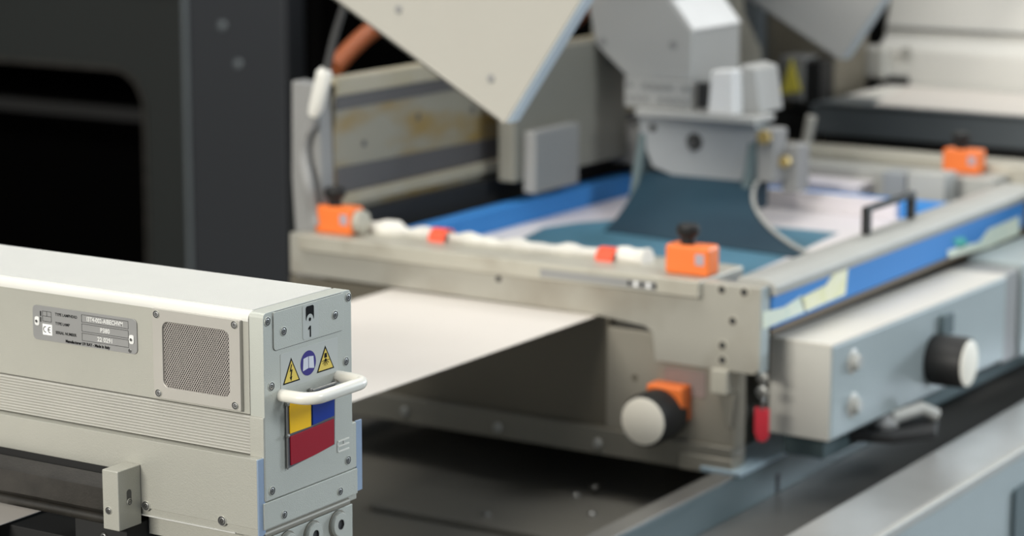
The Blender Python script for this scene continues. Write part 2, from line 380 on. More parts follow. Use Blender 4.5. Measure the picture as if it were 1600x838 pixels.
# coloured badge
bd = obj('flag_badge', B().yz([(.0325,1.0430),(.108,1.0500),(.1100,1.1100),(.031,1.1090)], .0005, .0025), 'flagframe', L, .0004, label='yellow blue and red enamel badge in dark metal frame')
def pane(pts_, m):
    obj('pane', B().yz(pts_, .0020, .0034), m, bd, .0004, org=ORG[L])
pane([(.0350,1.0770),(.0685,1.0770),(.0690,1.1080),(.0345,1.1080)], 'flagyellow')
pane([(.0712,1.0775),(.1065,1.0795),(.1075,1.1085),(.0712,1.1085)], 'flagblue')
pane([(.0355,1.0455)]+[(.0355+.0705*k/6, 1.0455+.0052*k/6-.0012*math.sin(PI*k/6)) for k in range(1,6)]+[(.106,1.0510),(.1063,1.0765),(.0350,1.0742)], 'flagred')
obj('hinge_bar', B().cyl((.005,.069,1.1128), (0,1,0), .0013, .040, 10), 'steel', bd, org=ORG[L])
for y in (.0685, .1085, .0315): obj('hinge_knuckle', B().lathe((.003,y,1.1128 if y > .04 else 1.107), (0,1,0), [(.0016,-.0016),(.0024,-.001),(.0024,.001),(.0016,.0016)], 12), 'steel', bd, org=ORG[L])
obj('hinge_knuckle', B().lathe((.003,.0315,1.0757), (0,1,0), [(.0012,-.0016),(.002,-.001),(.002,.001),(.0012,.0016)], 12), 'steel', bd, org=ORG[L])
obj('side_pin', B().cyl((.002,.0318,1.0425), (0,0,1), .0010, .066, 8), 'steel', bd, org=ORG[L])
# embossed pictogram of three bars, their highlights painted in a paler colour
eb = obj('embossed_pictogram', B().yz(rrect(.1150,.1170,1.0395,1.0500,.0005), 0, .0005), 'alutop', L)
for z in (1.0395, 1.0450, 1.0500): obj('raised_bar', B().yz(rrect(.1160,.1345,z,z+.0014,.0004), 0, .0009), 'handle', eb, org=ORG[L])
obj('raised_bar', B().yz(rrect(.1255,.1266,1.0455,1.0505,.0004), 0, .0005), 'alutop', eb, org=ORG[L])
# vent with frame and real wire lattice
M['ventframe'] = mat('vent_frame_aluminium', (.48,.46,.42), .4, .3)
V = obj('vent_frame', B().ring([(u,-.0045,v) for u, v in rrect(-.1310,-.0245,1.1035,1.1915,.0008)], [(u,-.0045,v) for u, v in rrect(-.1190,-.0375,1.1150,1.1800,.0075)], (0,.0047,0)), 'ventframe', L, .0006)
vb = B(); vb.box(-.121, -.036, -.0004, -.0001, 1.112, 1.182)
for k in range(9):
    x = -.117+k*.0098; vb.prism([(x,-.0004,1.112),(x+.0045,-.0019,1.112),(x+.009,-.0004,1.112)], (0,0,.07))
obj('filter_pleats', vb, 'ventback', V, org=ORG[L], smooth=False)
vm = B(); u0, u1, v0, v1 = -.1195, -.037, 1.1145, 1.1805; pit = .0022; wd = .00026
def clipline(c, sgn):  # v = sgn*u*1.5 + c inside the rectangle
    k = 1.5*sgn; P_ = []
    for u in (u0, u1):
        v = k*u+c
        if v0 <= v <= v1: P_.append((u, v))
    for v in (v0, v1):
        u = (v-c)/k
        if u0 < u < u1: P_.append((u, v))
    return P_
for sgn in (1, -1):
    cs = [v-1.5*sgn*u for u in (u0,u1) for v in (v0,v1)]; c = min(cs)
    while c < max(cs):
        q = clipline(c, sgn)
        if len(q) >= 2:
            a, e = Vector((q[0][0],0,q[0][1])), Vector((q[1][0],0,q[1][1])); d = (e-a)
            if d.length > .001:
                d.normalize(); nn = Vector((-d.z,0,d.x))*wd; y = Vector((0,-.0026 if sgn > 0 else -.0023,0))
                vm.prism([a+nn+y, e+nn+y, e-nn+y, a-nn+y], (0,.0004,0))
        c += pit*1.8
o = obj('wire_mesh', vm, 'meshm', V, org=ORG[L], smooth=False); o['kind'] = 'stuff'
for (x, z) in ((-.1255,1.1862),(-.0305,1.1868),(-.0312,1.1085),(-.1250,1.1085)): screw((x,-.0046,z), NY, .0028, L, 'alu', head='plate')
# name plate
NP = obj('name_plate', B().xz(rrect(-.2885,-.1535,1.1420,1.1770,.0050), -.0012, .0), 'plate', L, .0002, org=(-.221,0,1.16))
def ring_rect(nm, x0, x1, z0, z1, t, m, y=-.0012):
    obj(nm, B().ring([(x0,y,z0),(x1,y,z0),(x1,y,z1),(x0,y,z1)], [(x0+t,y,z0+t),(x1-t,y,z0+t),(x1-t,y,z1-t),(x0+t,y,z1-t)], (0,-.00015,0)), m, NP, smooth=False)
for k, s_ in enumerate(('I3T4-002-AIBECHVM', 'P380', '22 0291')):
    z1_ = 1.1742-k*.0093; ring_rect('field_box', -.2240, -.1640, z1_-.0078, z1_, .00035, 'ink')
    text('stamped_text', s_, .0062, (-.194,-.0013,z1_-.0041), XF, 'stamp', NP, 'CENTER', sx=.86 if k == 0 else 1.0, bold=.00008)
for k, s_ in enumerate(('TYPE LAMPHEAD', 'TYPE LAMP', 'SERIAL NUMBER')):
    text('printed_text', s_, .0041, (-.2585,-.0013,1.1703-k*.0092), XF, 'ink', NP, sx=.93, bold=.00006)
text('printed_text', 'Manufacturer UV RAY - Made in Italy', .0041, (-.2170,-.0013,1.1446), XF, 'ink', NP, 'CENTER', sx=.92, bold=.00016)
obj('ce_label', B().xz(rrect(-.2755,-.2630,1.1480,1.1590,.0002), -.0014, -.0012), 'white', NP)
cb = B()
for cx in (-.2715, -.2655):
    for k in range(10):
        a0, a1 = PI*.45+k*PI*.11, PI*.45+(k+1)*PI*.11; ro, ri = .0032, .0024
        cb.prism([(cx+ro*math.cos(a0),-.0014,1.1535+ro*math.sin(a0)),(cx+ro*math.cos(a1),-.0014,1.1535+ro*math.sin(a1)),(cx+ri*math.cos(a1),-.0014,1.1535+ri*math.sin(a1)),(cx+ri*math.cos(a0),-.0014,1.1535+ri*math.sin(a0))], (0,-.00015,0))
cb.box(-.2682,-.2655,-.00155,-.0014,1.1531,1.1539)
obj('ce_mark', cb, 'ink', NP, smooth=False)
ring_rect('printed_icon', -.2755, -.2635, 1.1615, 1.1720, .0004, 'ink')
obj('icon_bar', B().box(-.2755,-.2635,-.00135,-.0012,1.1668,1.1672).box(-.2697,-.2693,-.00135,-.0012,1.1668,1.172).box(-.2785,-.2770,-.00135,-.0012,1.1665,1.1715).box(-.2785,-.2772,-.00135,-.0012,1.1605,1.1655), 'ink', NP)
for (x, z) in ((-.2825,1.1610),(-.1600,1.1565)):
    obj('slotted_collar', B().xz(rrect(x-.0030,x+.0030,z-.0045,z+.0045,.0022), -.0020, -.0010), 'stamp', NP, .0003); screw((x,-.0021,z), NY, .0012, NP, 'stamp')
screw((-.1625,-.0012,1.1450), NY, .0014, NP, 'plate')
# screws on the bottom strip
for x in (-.1395, -.0450): screw((x,-.0108,.9945), NY, .0036, L, 'alu')

# mounting block under the end plate
K = root('mounting_block', (-.01, .07, .90), 'grey steel block with three large socket bolts under the lamp housing end', 'block')
obj('block', B().box(-.030, -.005, .008, .147, .915, .979), 'aluend', K, .001)
obj('gasket_bar', B().cyl((-.004,-.002,.9845), (0,1,0), .0042, .138, 12), 'flange', K)
for y in (.1205, .0785, .0375):
    p = Vector((-.005, y, .9645))
    bb = obj('socket_bolt', B().lathe(p, NX, [(.0125,0),(.0125,.0035),(.0115,.0050),(.0052,.0050)], 28, caps=False), 'aluend', K, org=p)
    obj('washer', B().lathe(p-Vector((.0,0,0)), NX, [(.0143,0),(.0143,.0012),(.0125,.0012)], 28, caps=False), 'flange', bb, org=p)
    obj('socket', B().lathe(p+Vector((.0035,0,0)), NX, [(.0055,.0013),(.0050,.0012),(.0048,0)], 6, caps=False).cyl(p+Vector((.0030,0,0)), NX, .005, .0006, 12), 'socket', bb, org=p)
obj('foot', B().box(-.030, -.008, .02, .135, .68, .915), 'black', K)

# black rail along the lamp's front with its end bracket
T = root('support_rail', (-.6, -.03, .95), 'black anodised rail below the left part of the lamp housing', 'rail')
obj('rail_profile', B().yz([(-.0270,1.0250),(-.0385,1.0180),(-.0415,1.0155),(-.0415,.9930),(-.0360,.9880),(-.0110,.9880),(-.0110,1.0000),(-.0270,1.0000)], X0, -.166), 'railblack', T, .0004)
obj('roof_lip', B().box(X0, -.166, -.0105, .10, .985, 1.0265), 'black', T)
obj('lower_rod', B().cyl((X0,-.034,.9825), (1,0,0), .0055, .885, 16), 'railblack', T)
obj('under_plate', B().box(-.66, -.148, -.014, .12, .925, .9475), 'black', T, .001)
obj('under_block', B().box(-.215, -.148, -.030, .10, .9475, .976), 'black', T, .001)
screw((-.1780,-.0302,.9620), NY, .0032, T, 'railblack')
Bk = obj('end_bracket', B().box(-.1655, -.1452, -.0440, -.0106, .9755, 1.0355), 'alu', T, .0012, label='pale aluminium end bracket with a slotted hole')
sl = obj('slot', B().yz(rrect(-.0318,-.0252,.9985,1.0145,.0032), -.1453, -.1449), 'darksteel', Bk, org=ORG[T])
screw((-.1448,-.0285,1.0020), NX, .0024, Bk, 'alu')
screw((-.1580,-.0442,.9950), NY, .0028, Bk, 'alu')
# brown cover below the paper, bottom left
r = root('lower_cover', (-.5, -.1, .80), 'brown-grey machine cover below the paper in the bottom left corner', 'cover')
obj('cover_sheet', B().box(-.9, -.22, -.34, .30, .86, .885), 'flange', r, .003)
obj('stiffener', B().box(-.9, -.22, -.10, -.07, .885, .90), 'bed', r, .002)
obj('foot', B().box(-.7, -.35, -.2, .2, .68, .86), 'black', r)

# ------------------------------------------------------------------ printing station
P = root('printing_station', (-.45, 1.6, .70), 'worn grey steel printing station with orange clamps and handwheel', 'printing machine')
obj('front_plate', B().xz([(-.86,.957),(-.315,.952),(-.240,.9455),(-.228,.938),(-.223,.897),(-.068,.897),(-.060,.905),(-.060,1.020),(-.86,1.020)], 1.175, 1.200), 'frame', P, .002)
obj('front_rail', B().xz([(-.835,.9965),(-.149,.9965),(-.149,1.022),(-.835,1.022)], 1.163, 1.300), 'framelight', P, .003)
lab = obj('label_strip', B().box(-.404, -.215, 1.1622, 1.1632, 1.0015, 1.0135), 'grey', P, label='scratched grey label strip')
for k in range(5): obj('printed_mark', B().box(-.26+k*.010, -.255+k*.010, 1.1618, 1.1624, 1.004, 1.0115), 'white' if k%2 else 'ink', lab, org=ORG[P])
for (u, v) in ((1128,453),(1163,457),(1145,502),(1129,540),(1129,563)):
    p = at(u, v, y=1.175)
    obj('screw_hole', B().lathe(p, NY, [(.0082,-.0005),(.0078,.0008),(.0055,.0008),(.0055,.0)], 16, caps=False, mats=[0,0,1]).cyl(p, NY, .0056, .0004, 12), ['framelight','socket'], P, org=p)
for (u, v) in ((779,436),):
    p = at(u, v, y=1.175); obj('screw_hole', B().cyl(p, NY, .0048, .0006, 14), 'socket', P, org=p)
obj('side_edge', B().box(-.0605, -.0585, 1.176, 1.199, .900, 1.019), 'drive', P, .0003, label='pale blue edge of the front plate')
obj('lower_panel', B().box(-.88, -.310, 1.200, 1.220, .785, .948), 'panel', P, .002, label='polished lower front panel, shade under the paper painted dark')  # dark colour carries the shade below the paper web
obj('corner_panel', B().box(-.311, -.103, 1.192, 1.225, .785, .935), 'panel2', P, .003)
obj('bottom_flange', B().box(-.88, -.103, 1.183, 1.225, .747, .786), 'flange', P, .002)
obj('corner_foot', B().box(-.185, -.101, 1.180, 1.21, .7465, .770), 'panel2', P, .002)
obj('side_plate', B().box(-.160, -.145, 1.226, 2.28, .757, .945), 'panel', P, .002)
for (u, v) in ((633,643),(778,668),(935,693)):
    p = at(u, v, y=1.183); obj('bolt', B().lathe(p, NY, [(.0075,0),(.0075,.003),(.005,.005)], 16), 'silver', P, org=p)
p = at(992, 590, y=1.192); obj('bolt', B().lathe(p, NY, [(.005,0),(.005,.001)], 12), 'panel', P, org=p)
obj('guide_block', B().box(-.132, -.106, 1.168, 1.20, .865, .900), 'framelight', P, .002)
obj('guide_wedge', B().xz([(-.126,.865),(-.100,.865),(-.104,.815),(-.112,.815)], 1.180, 1.20), 'flange', P, .001)
# front handwheel on its orange position indicator
pc = Vector((-.207, 1.192, .826))
ind = obj('position_indicator', B().xz(rrect(-.228,-.172,.816,.868,.004), 1.160, 1.192), 'orange', P, .004, org=pc, label='orange position indicator')
hw = obj('handwheel', B().lathe(pc, NY, [(.018,.008),(.034,.010),(.0365,.014),(.0372,.025),(.0372,.072),(.0350,.077),(.033,.0775)], 40), 'knob', P, org=pc, label='black handwheel with ivory face')
obj('handwheel_face', B().lathe(pc+Vector((0,-.0774,0)), NY, [(.0335,0),(.0335,.0012),(.0315,.002)], 36), 'knobface', hw, org=pc)
obj('adhesive_patch', B().xz(rrect(-.215,-.150,.850,.888,.003), 1.1905, 1.192), 'pink', P, label='faded pink patch')
# uprights and stained left wall
obj('upright', B().xz([(-.868,.75),(-.814,.75),(-.814,1.02),(-.818,1.12),(-.822,1.245),(-.872,1.25),(-.874,1.10),(-.868,1.0)], 1.201, 1.235), 'grey', P, .003, label='pale grey left upright')
W = obj('left_wall', B().box(-.835, -.815, 1.236, 2.19, 1.045, 1.245), 'stained', P, .001, label='ink-stained inner side wall')
obj('wall_cap', B().box(-.840, -.811, 1.236, 2.19, 1.226, 1.253), 'tan', W, .002, org=ORG[P])
obj('wall_groove', B().box(-.8155, -.8135, 1.236, 2.19, 1.204, 1.226), 'groove', W, org=ORG[P])
obj('wall_groove', B().yz([(1.236,1.075),(2.19,1.075),(2.19,1.105),(1.236,1.116)], -.8155, -.8125), 'groove', W, org=ORG[P])
obj('wall_foot', B().box(-.818, -.806, 1.236, 2.19, 1.056, 1.074), 'tan', W, .001, org=ORG[P])
obj('wall_base', B().box(-.86, -.80, 1.236, 2.19, .747, 1.045), 'black', P)
for (y, z) in ((1.46,1.170),(1.31,1.145),(1.62,1.165)):
    obj('screw_hole', B().cyl((-.8152,y,z), NX, .006, .0008, 12), 'groove', P, org=(-.815,y,z))
# silver rail clamped over the right frame bar, with its black bow handle
obj('screen_rail', B().xz([(-.110,1.0045),(-.052,1.0045),(-.050,1.008),(-.050,1.018),(-.058,1.024),(-.070,1.027),(-.104,1.027),(-.110,1.023)], 1.203, 2.20), 'silver', P, .001, label='silver clamping rail on the right')
bow = obj('bow_handle', B().xz(rrect(-.097,-.085,1.029,1.070,.003), 1.585, 1.600).xz(rrect(-.097,-.085,1.029,1.070,.003), 1.755, 1.770).box(-.096, -.086, 1.585, 1.770, 1.062, 1.072), 'knob', P, .002, label='black bow handle')
# rear crossbar
obj('rear_rail', B().box(-.755, .16, 2.27, 2.36, .985, 1.045), 'framelight', P, .004)
obj('rear_rail_slot', B().box(-.66, -.27, 2.262, 2.271, .998, 1.012), 'flange', P)
obj('rear_plate', B().box(-.75, .15, 2.28, 2.35, .757, .985), 'panel', P, .002)
obj('inner_ledge', B().box(-.70, -.12, 2.19, 2.262, .960, 1.031), 'silver', P, .003)
obj('ledge_plate', B().box(-.70, -.34, 2.12, 2.19, .960, 1.012), 'mesh', P, .003)
obj('ledge_block', B().box(-.250, -.180, 2.12, 2.175, .975, 1.045), 'silver', P, .004)
obj('ledge_block', B().box(-.300, -.255, 2.13, 2.18, .975, 1.040), 'bracket', P, .004)
def clamp(x, y, z, right=True, s=1.0):
    """orange indicator block with a black turning knob on top and a pale end plug"""
    c = Vector((x, y, z))
    o = obj('orange_clamp', B().box(x-.036*s, x+.032*s, y-.016, y+.020, z, z+.042*s), 'orange', P, .005, 3, org=c, label='orange clamp block')
    obj('clamp_knob', B().lathe(c+Vector((-.008,0,.042*s)), (0,0,1), [(.010,0),(.010,.010),(.014,.012),(.0165,.016),(.0165,.024),(.013,.028)], 20), 'knob', o, .0, org=c)
    obj('clamp_window', B().box(x+.012*s, x+.026*s, y-.0168, y-.0155, z+.016*s, z+.032*s), 'display', o, .0005, org=c)
    if right: obj('end_plug', B().cyl(c+Vector((.032*s,.003,.020*s)), NX, .018*s, .012, 16), 'framelight', o, .001, org=c)
clamp(-.787, 1.205, 1.022, True)
clamp(-.181, 1.205, 1.022, False)
clamp(-.195, 2.245, 1.031, False)
# lumpy foam strip on the front rail with two red tapes
b = B(); pts = []; rad = []
x = -.752
while x < -.262:
    k = (x+.752)/.49; lump = .004*math.sin(k*37)+.003*math.sin(k*71+1)
    pts.append((x, 1.238+.006*math.sin(k*9), 1.024+.004+lump*.2)); rad.append(.0085+lump*.35+(.006 if x < -.70 and x > -.735 else 0)+(.010*max(0,(k-.85)/.15))); x += .012
b.tube(pts, rad, 10); f = obj('foam_strip', b, 'foam', org=(-.5,1.24,1.022)); tag(f, 'crumpled white foam strip along the front rail under two red tapes', 'foam strip')
bpy.context.view_layer.update()
for (px, py) in ((673,376),(937,406)):
    p = at(px, py, z=1.026)
    tb = B(); n = 8
    prof_ = [(1.238+.018*math.cos(a), 1.0235+.0165*math.sin(a)) for a in [k*PI/n*1.06 for k in range(n+1)]]
    prof2 = [(1.238+.0165*math.cos(a), 1.0235+.015*math.sin(a)) for a in [k*PI/n*1.06 for k in range(n+1)]]
    tb.yz(prof_+prof2[::-1], p.x-.014, p.x+.014)
    t_ = obj('red_tape', tb, 'redtape', f, label='red tape'); 
# tapes on blue bar are parts of the screen frame

# ------------------------------------------------------------------ screen frame
F = root('screen_frame', (-.42, 1.66, .957), 'blue printing screen frame lying in the station with teal ink', 'screen frame')
obj('frame_bar', B().box(-.775, -.742, 1.310, 2.09, .957, 1.010), 'bluepaint', F, .003)
obj('frame_bar', B().box(-.096, -.058, 1.206, 2.18, .957, 1.003), 'bluepaint', F, .003)
obj('frame_bar', B().box(-.742, -.096, 2.056, 2.09, .957, 1.003), 'bluepaint', F, .003)
obj('adhesive_film', B().box(-.62, -.235, 2.040, 2.056, .9735, 1.005), 'mesh', F, .001, label='lavender film over the far bar')
obj('frame_bar', B().box(-.742, -.096, 1.310, 1.340, .957, .995), 'bluepaint', F, .003)
obj('screen_mesh', B().box(-.742, -.096, 1.340, 2.055, .972, .9735), 'mesh', F)
blob = [(815,374),(850,356),(905,348),(960,344),(1100,345),(1310,364),(1230,402),(1160,432),(1090,425),(1040,417),(960,402),(890,390),(840,382)]
b = B(); pl = [at(u, v, z=.9738) for u, v in blob]
pl = [Vector((min(max(q.x,-.735),-.105), min(max(q.y,1.345),2.04), .9735)) for q in pl]
b.prism(pl, (0,0,.0008)); obj('ink_film', b, 'inkpool', F, label='wet teal ink on the mesh')
obj('gasket_strip', B().box(-.075, -.0575, 1.206, 2.18, .9490, .9570), 'brown', F, .0005, label='brown gasket strip under the right bar')
def tape_yz(pts_, m, lab_): obj('tape', B().yz(pts_, -.0585, -.0565), m, F, label=lab_)
def yzp(lst): return [(at(u, v, x=-.0575).y, at(u, v, x=-.0575).z) for u, v in lst]
tape_yz(yzp([(1193,488),(1225,480),(1252,462),(1258,487),(1193,514)]), 'tapegreen', 'pale green tape')
tape_yz(yzp([(1250,466),(1290,446),(1302,428),(1300,418),(1318,411),(1324,420),(1320,460),(1256,488)]), 'tape', 'yellow masking tape')
tape_yz(yzp([(1480,392),(1500,385),(1530,378),(1545,358),(1592,338),(1592,366),(1540,388),(1482,403)]), 'tapegreen', 'pale green tape')
tape_yz(yzp([(1488,374),(1505,370),(1512,382),(1498,390)]), 'teal', 'teal scrap of tape')

# squeegee carriage with dark flexible sheet reaching down to the mesh
Q = root('squeegee_carriage', (-.53, 1.95, 1.0), 'grey squeegee carriage above the blue screen frame', 'squeegee carriage')
obj('bracket_plate', B().xz([(-.655,1.137),(-.650,1.100),(-.625,1.050),(-.575,1.035),(-.455,1.035),(-.425,1.120),(-.430,1.142),(-.645,1.142)], 1.895, 1.915), 'bracket', Q, .003)
obj('bracket_flange', B().box(-.655, -.425, 1.885, 1.96, 1.138, 1.150), 'greylight', Q, .002)
for (u, v, rr) in ((1085,222,.0155),(1020,200,.007)):
    p = at(u, v, y=1.895); obj('hole', B().cyl(p, NY, rr, .0008, 20), 'socket', Q, org=p)
obj('pivot_pin', B().cyl((-.546,1.893,1.097), NY, .008, .006, 16), 'cablegrey', Q)
for x in (-.645, -.435): obj('cheek_plate', B().yz([(1.86,.99),(1.90,.99),(1.945,1.14),(1.905,1.14)], x-.007, x+.007), 'beam', Q, .001)
obj('corner_block', B().box(-.43, -.395, 1.90, 1.95, 1.04, 1.130), 'grey', Q, .004)
obj('fitting', B().cyl((-.412,1.899,1.118), NY, .012, .01, 6), 'brass', Q)
obj('fitting', B().cyl((-.388,1.93,1.075), NY, .010, .012, 6), 'brass', Q)
obj('valve_block', B().box(-.402, -.372, 1.942, 1.99, 1.02, 1.10), 'grey', Q, .003)
obj('blade_bar', B().box(-.65, -.425, 1.90, 1.94, .992, 1.04), 'darkteal', Q, .002)
A = [Vector((-.640,1.895,1.040)), Vector((-.425,1.895,1.040))]; E_ = [Vector((-.590,1.67,.9765)), Vector((-.180,1.62,.9765))]
sb = B(); n = 10; rows = []
for k in range(n+1):
    t = k/n; zt = (1-t)**1.5; fl = t**1.6
    a = Vector((A[0].x+(E_[0].x-A[0].x)*t, A[0].y+(E_[0].y-A[0].y)*t, E_[0].z+(A[0].z-E_[0].z)*zt))
    c = Vector((A[1].x+(E_[1].x-A[1].x)*fl, A[1].y+(E_[1].y-A[1].y)*t, E_[1].z+(A[1].z-E_[1].z)*zt))
    rows.append((a, c))
loop = [q[0] for q in rows]+[q[1] for q in rows[::-1]]
tv = [[sb.bm.verts.new(q) for q in rw] for rw in rows]; bv = [[sb.bm.verts.new(q+Vector((0,.0,-.003))) for q in rw] for rw in rows]
for k in range(n):
    sb._f([tv[k][0],tv[k][1],tv[k+1][1],tv[k+1][0]]); sb._f([bv[k][1],bv[k][0],bv[k+1][0],bv[k+1][1]])
    sb._f([tv[k][0],tv[k+1][0],bv[k+1][0],bv[k][0]]); sb._f([tv[k+1][1],tv[k][1],bv[k][1],bv[k+1][1]])
sb._f([tv[0][1],tv[0][0],bv[0][0],bv[0][1]]); sb._f([tv[n][0],tv[n][1],bv[n][1],bv[n][0]])
obj('flood_sheet', sb, 'darkteal', Q, label='dark teal flexible sheet flaring onto the mesh')
obj('sheet_rim', B().tube([q[1]+Vector((.002,0,.002)) for q in rows], .0035, 8), 'silver', Q, label='pale rim of the sheet')
# head: chamfered housing
obj('head_housing', B().xz([(-.756,1.60),(-.756,1.31),(-.742,1.253),(-.678,1.200),(-.554,1.200),(-.554,1.285),(-.598,1.337),(-.598,1.60)], 1.90, 2.08), 'greylight', Q, .004)
obj('lit_head_slope', B().prism([(-.5545,1.902,1.2865),(-.5965,1.902,1.337),(-.5965,2.078,1.337),(-.5545,2.078,1.2865)], (.003,0,.0025)), 'white', Q, .001, label='white plate painting the light on the sloping head')  # white plate put in for the strong light on the chamfer
obj('head_block', B().box(-.684, -.554, 1.90, 2.05, 1.150, 1.201), 'greylight', Q, .002)
vb_ = obj('vent_row', B().box(-.682, -.556, 1.8985, 1.9005, 1.155, 1.198), 'greylight', Q)
for k in range(8):
    for z in (1.162, 1.184):
        if (k+int(z*1000))%5: obj('slot', B().box(-.678+k*.0155, -.668+k*.0155, 1.8975, 1.899, z, z+.009), 'grey', vb_, org=ORG[Q])
for (u, v) in ((1052,70),(942,65)):
    p = at(u, v, y=1.90); obj('screw', B().cyl(p, NY, .007, .001, 14), 'grey', Q, org=p)
obj('side_box', B().xz([(-.520,1.150),(-.470,1.150),(-.474,1.226),(-.515,1.222)], 1.895, 1.93), 'white', Q, .003, label='white cover box beside the head')
obj('side_box', B().xz([(-.478,1.150),(-.438,1.150),(-.450,1.226),(-.478,1.232)], 1.93, 2.02), 'greylight', Q, .004)
obj('dark_slot', B().box(-.542, -.522, 1.899, 1.93, 1.158, 1.200), 'socket', Q)
obj('head_mount', B().box(-.72, -.60, 1.95, 2.3, 1.50, 1.56), 'grey', Q)
obj('head_post', B().box(-.74, -.70, 2.28, 2.34, 1.045, 1.6), 'olive', Q)

# olive gearbox at the left rear of the station
G = root('gear_housing', (-.86, 2.1, .75), 'dull olive-grey gear housing behind the stained side wall', 'housing')
obj('housing_body', B().xz([(-1.02,.76),(-.74,.76),(-.74,1.19),(-.78,1.26),(-.80,1.42),(-1.02,1.42)], 2.362, 2.55), 'olive', G, .006)
obj('front_cover', B().box(-.775, -.70, 2.02, 2.20, 1.03, 1.10), 'grey', G, .003)
obj('cylinder', B().cyl((-.735,2.05,.985), (0,0,1), .016, .115, 16), 'bracket', G)
obj('cover_plate', B().box(-.778, -.745, 1.64, 2.02, 1.045, 1.26), 'olive', G, .004)
obj('hinge_plate', B().box(-.744, -.72, 1.665, 1.81, 1.025, 1.13), 'grey', G, .004)
obj('rear_column', B().box(-.90, -.76, 2.20, 2.37, .76, 1.60), 'olive', G, .01)

# ------------------------------------------------------------------ drive box on the right with its handwheel
D = root('drive_box', (-.03, 1.25, .757), 'pale blue-grey drive box with black handwheel right of the station', 'drive box')
ang = math.radians(-1.8); ca, sa = math.cos(ang), math.sin(ang); O0 = Vector((.014,1.25,0))
def rot(b_):
    for v in b_.bm.verts:
        q = v.co-O0; v.co = Vector((O0.x+q.x*ca-q.y*sa, O0.y+q.x*sa+q.y*ca, v.co.z))
    return b_
obj('housing', rot(B().box(-.082, .014, 1.252, 1.862, .798, .932)), 'drive', D, .003)
obj('front_cover', rot(B().box(-.082, .0125, 1.249, 1.2535, .798, .932)), 'drivewarm', D, .001, label='warm grey front cover')
obj('top_cover', rot(B().box(-.082, .014, 1.249, 1.862, .932, .936)), 'drivetop', D, .001, label='ivory top cover')
obj('joint_column', rot(B().box(-.082, .010, 1.862, 1.925, .790, .936)), 'grey', D, .002)
obj('rear_housing', rot(B().box(-.082, .016, 1.925, 2.26, .790, .945)), 'drive', D, .003)
obj('foot', rot(B().box(-.084, -.02, 1.30, 2.2, .7565, .800)), 'beam', D)
for (u, v) in ((1330,565),(1330,633)):
    p = at(u, v, x=.0135); bo = obj('cap_bolt', B().lathe(p, NX, [(.0185,-.003),(.0185,.003),(.0150,.005)], 24), 'drivewarm', D, org=p)
    obj('bolt_cap', B().lathe(p+Vector((.005,0,0)), NX, [(.0115,0),(.0115,.006),(.009,.009)], 20), 'silver', bo, org=p)
hc = at(1452, 560, x=.0185)
ip = obj('indicator_collar', B().lathe(hc+Vector((-.012,0,0)), NX, [(.030,0),(.030,.010),(.026,.012)], 28), 'framelight', D, org=hc)
hw = obj('handwheel', B().lathe(hc, NX, [(.032,.004),(.037,.006),(.0385,.012),(.0385,.056),(.037,.062),(.034,.0625)], 36), 'knob', D, org=hc, label='black handwheel with pale face')
obj('handwheel_face', B().lathe(hc+Vector((.062,0,0)), NX, [(.0345,0),(.0345,.0015),(.032,.0025)], 32), 'knobface', hw, org=hc)
obj('counter_window', rot(B().yz(rrect(1.604,1.644,.882,.915,.003), .012, .022)), 'beam', D, .001, label='dark counter window')
# lever below the box
V2 = root('locking_lever', (.03, 1.45, .752), 'black locking lever with metal pin under the drive box', 'lever')
obj('lever_plate', B().prism([(-.05,1.37,.765),(.045,1.40,.765),(.085,1.46,.765),(.06,1.53,.765),(-.03,1.50,.765)], (0,0,.012)), 'black', V2, .002)
obj('pin', B().tube([(.02,1.45,.777),(.022,1.452,.79),(.045,1.50,.797),(.06,1.52,.785)], .010, 14), 'silver', V2)
obj('spring_body', B().lathe((.012,1.44,.776), (0,0,1), [(.016,0),(.018,.008),(.013,.014),(.010,.020)], 18), 'grey', V2)
# red tag
R_ = root('key_tag', (-.065, 1.21, .79), 'red plastic tag hanging from metal clips at the station corner', 'tag')
obj('tag_body', B().xz([(-.074,.848),(-.052,.848),(-.052,.808),(-.058,.800),(-.068,.800),(-.074,.812)], 1.190, 1.196), 'redtag', R_, .002)
obj('chain', B().tube([(-.063,1.19,.897),(-.060,1.19,.885),(-.066,1.19,.872),(-.060,1.19,.860),(-.063,1.193,.846)], .0035, 8), 'steel', R_)
for k, z in enumerate((.892,.872)): obj('clip', B().lathe((-.062,1.190,z), NY, [(.0085,-.003),(.0085,.003),(.005,.004)], 14), 'steel', R_)

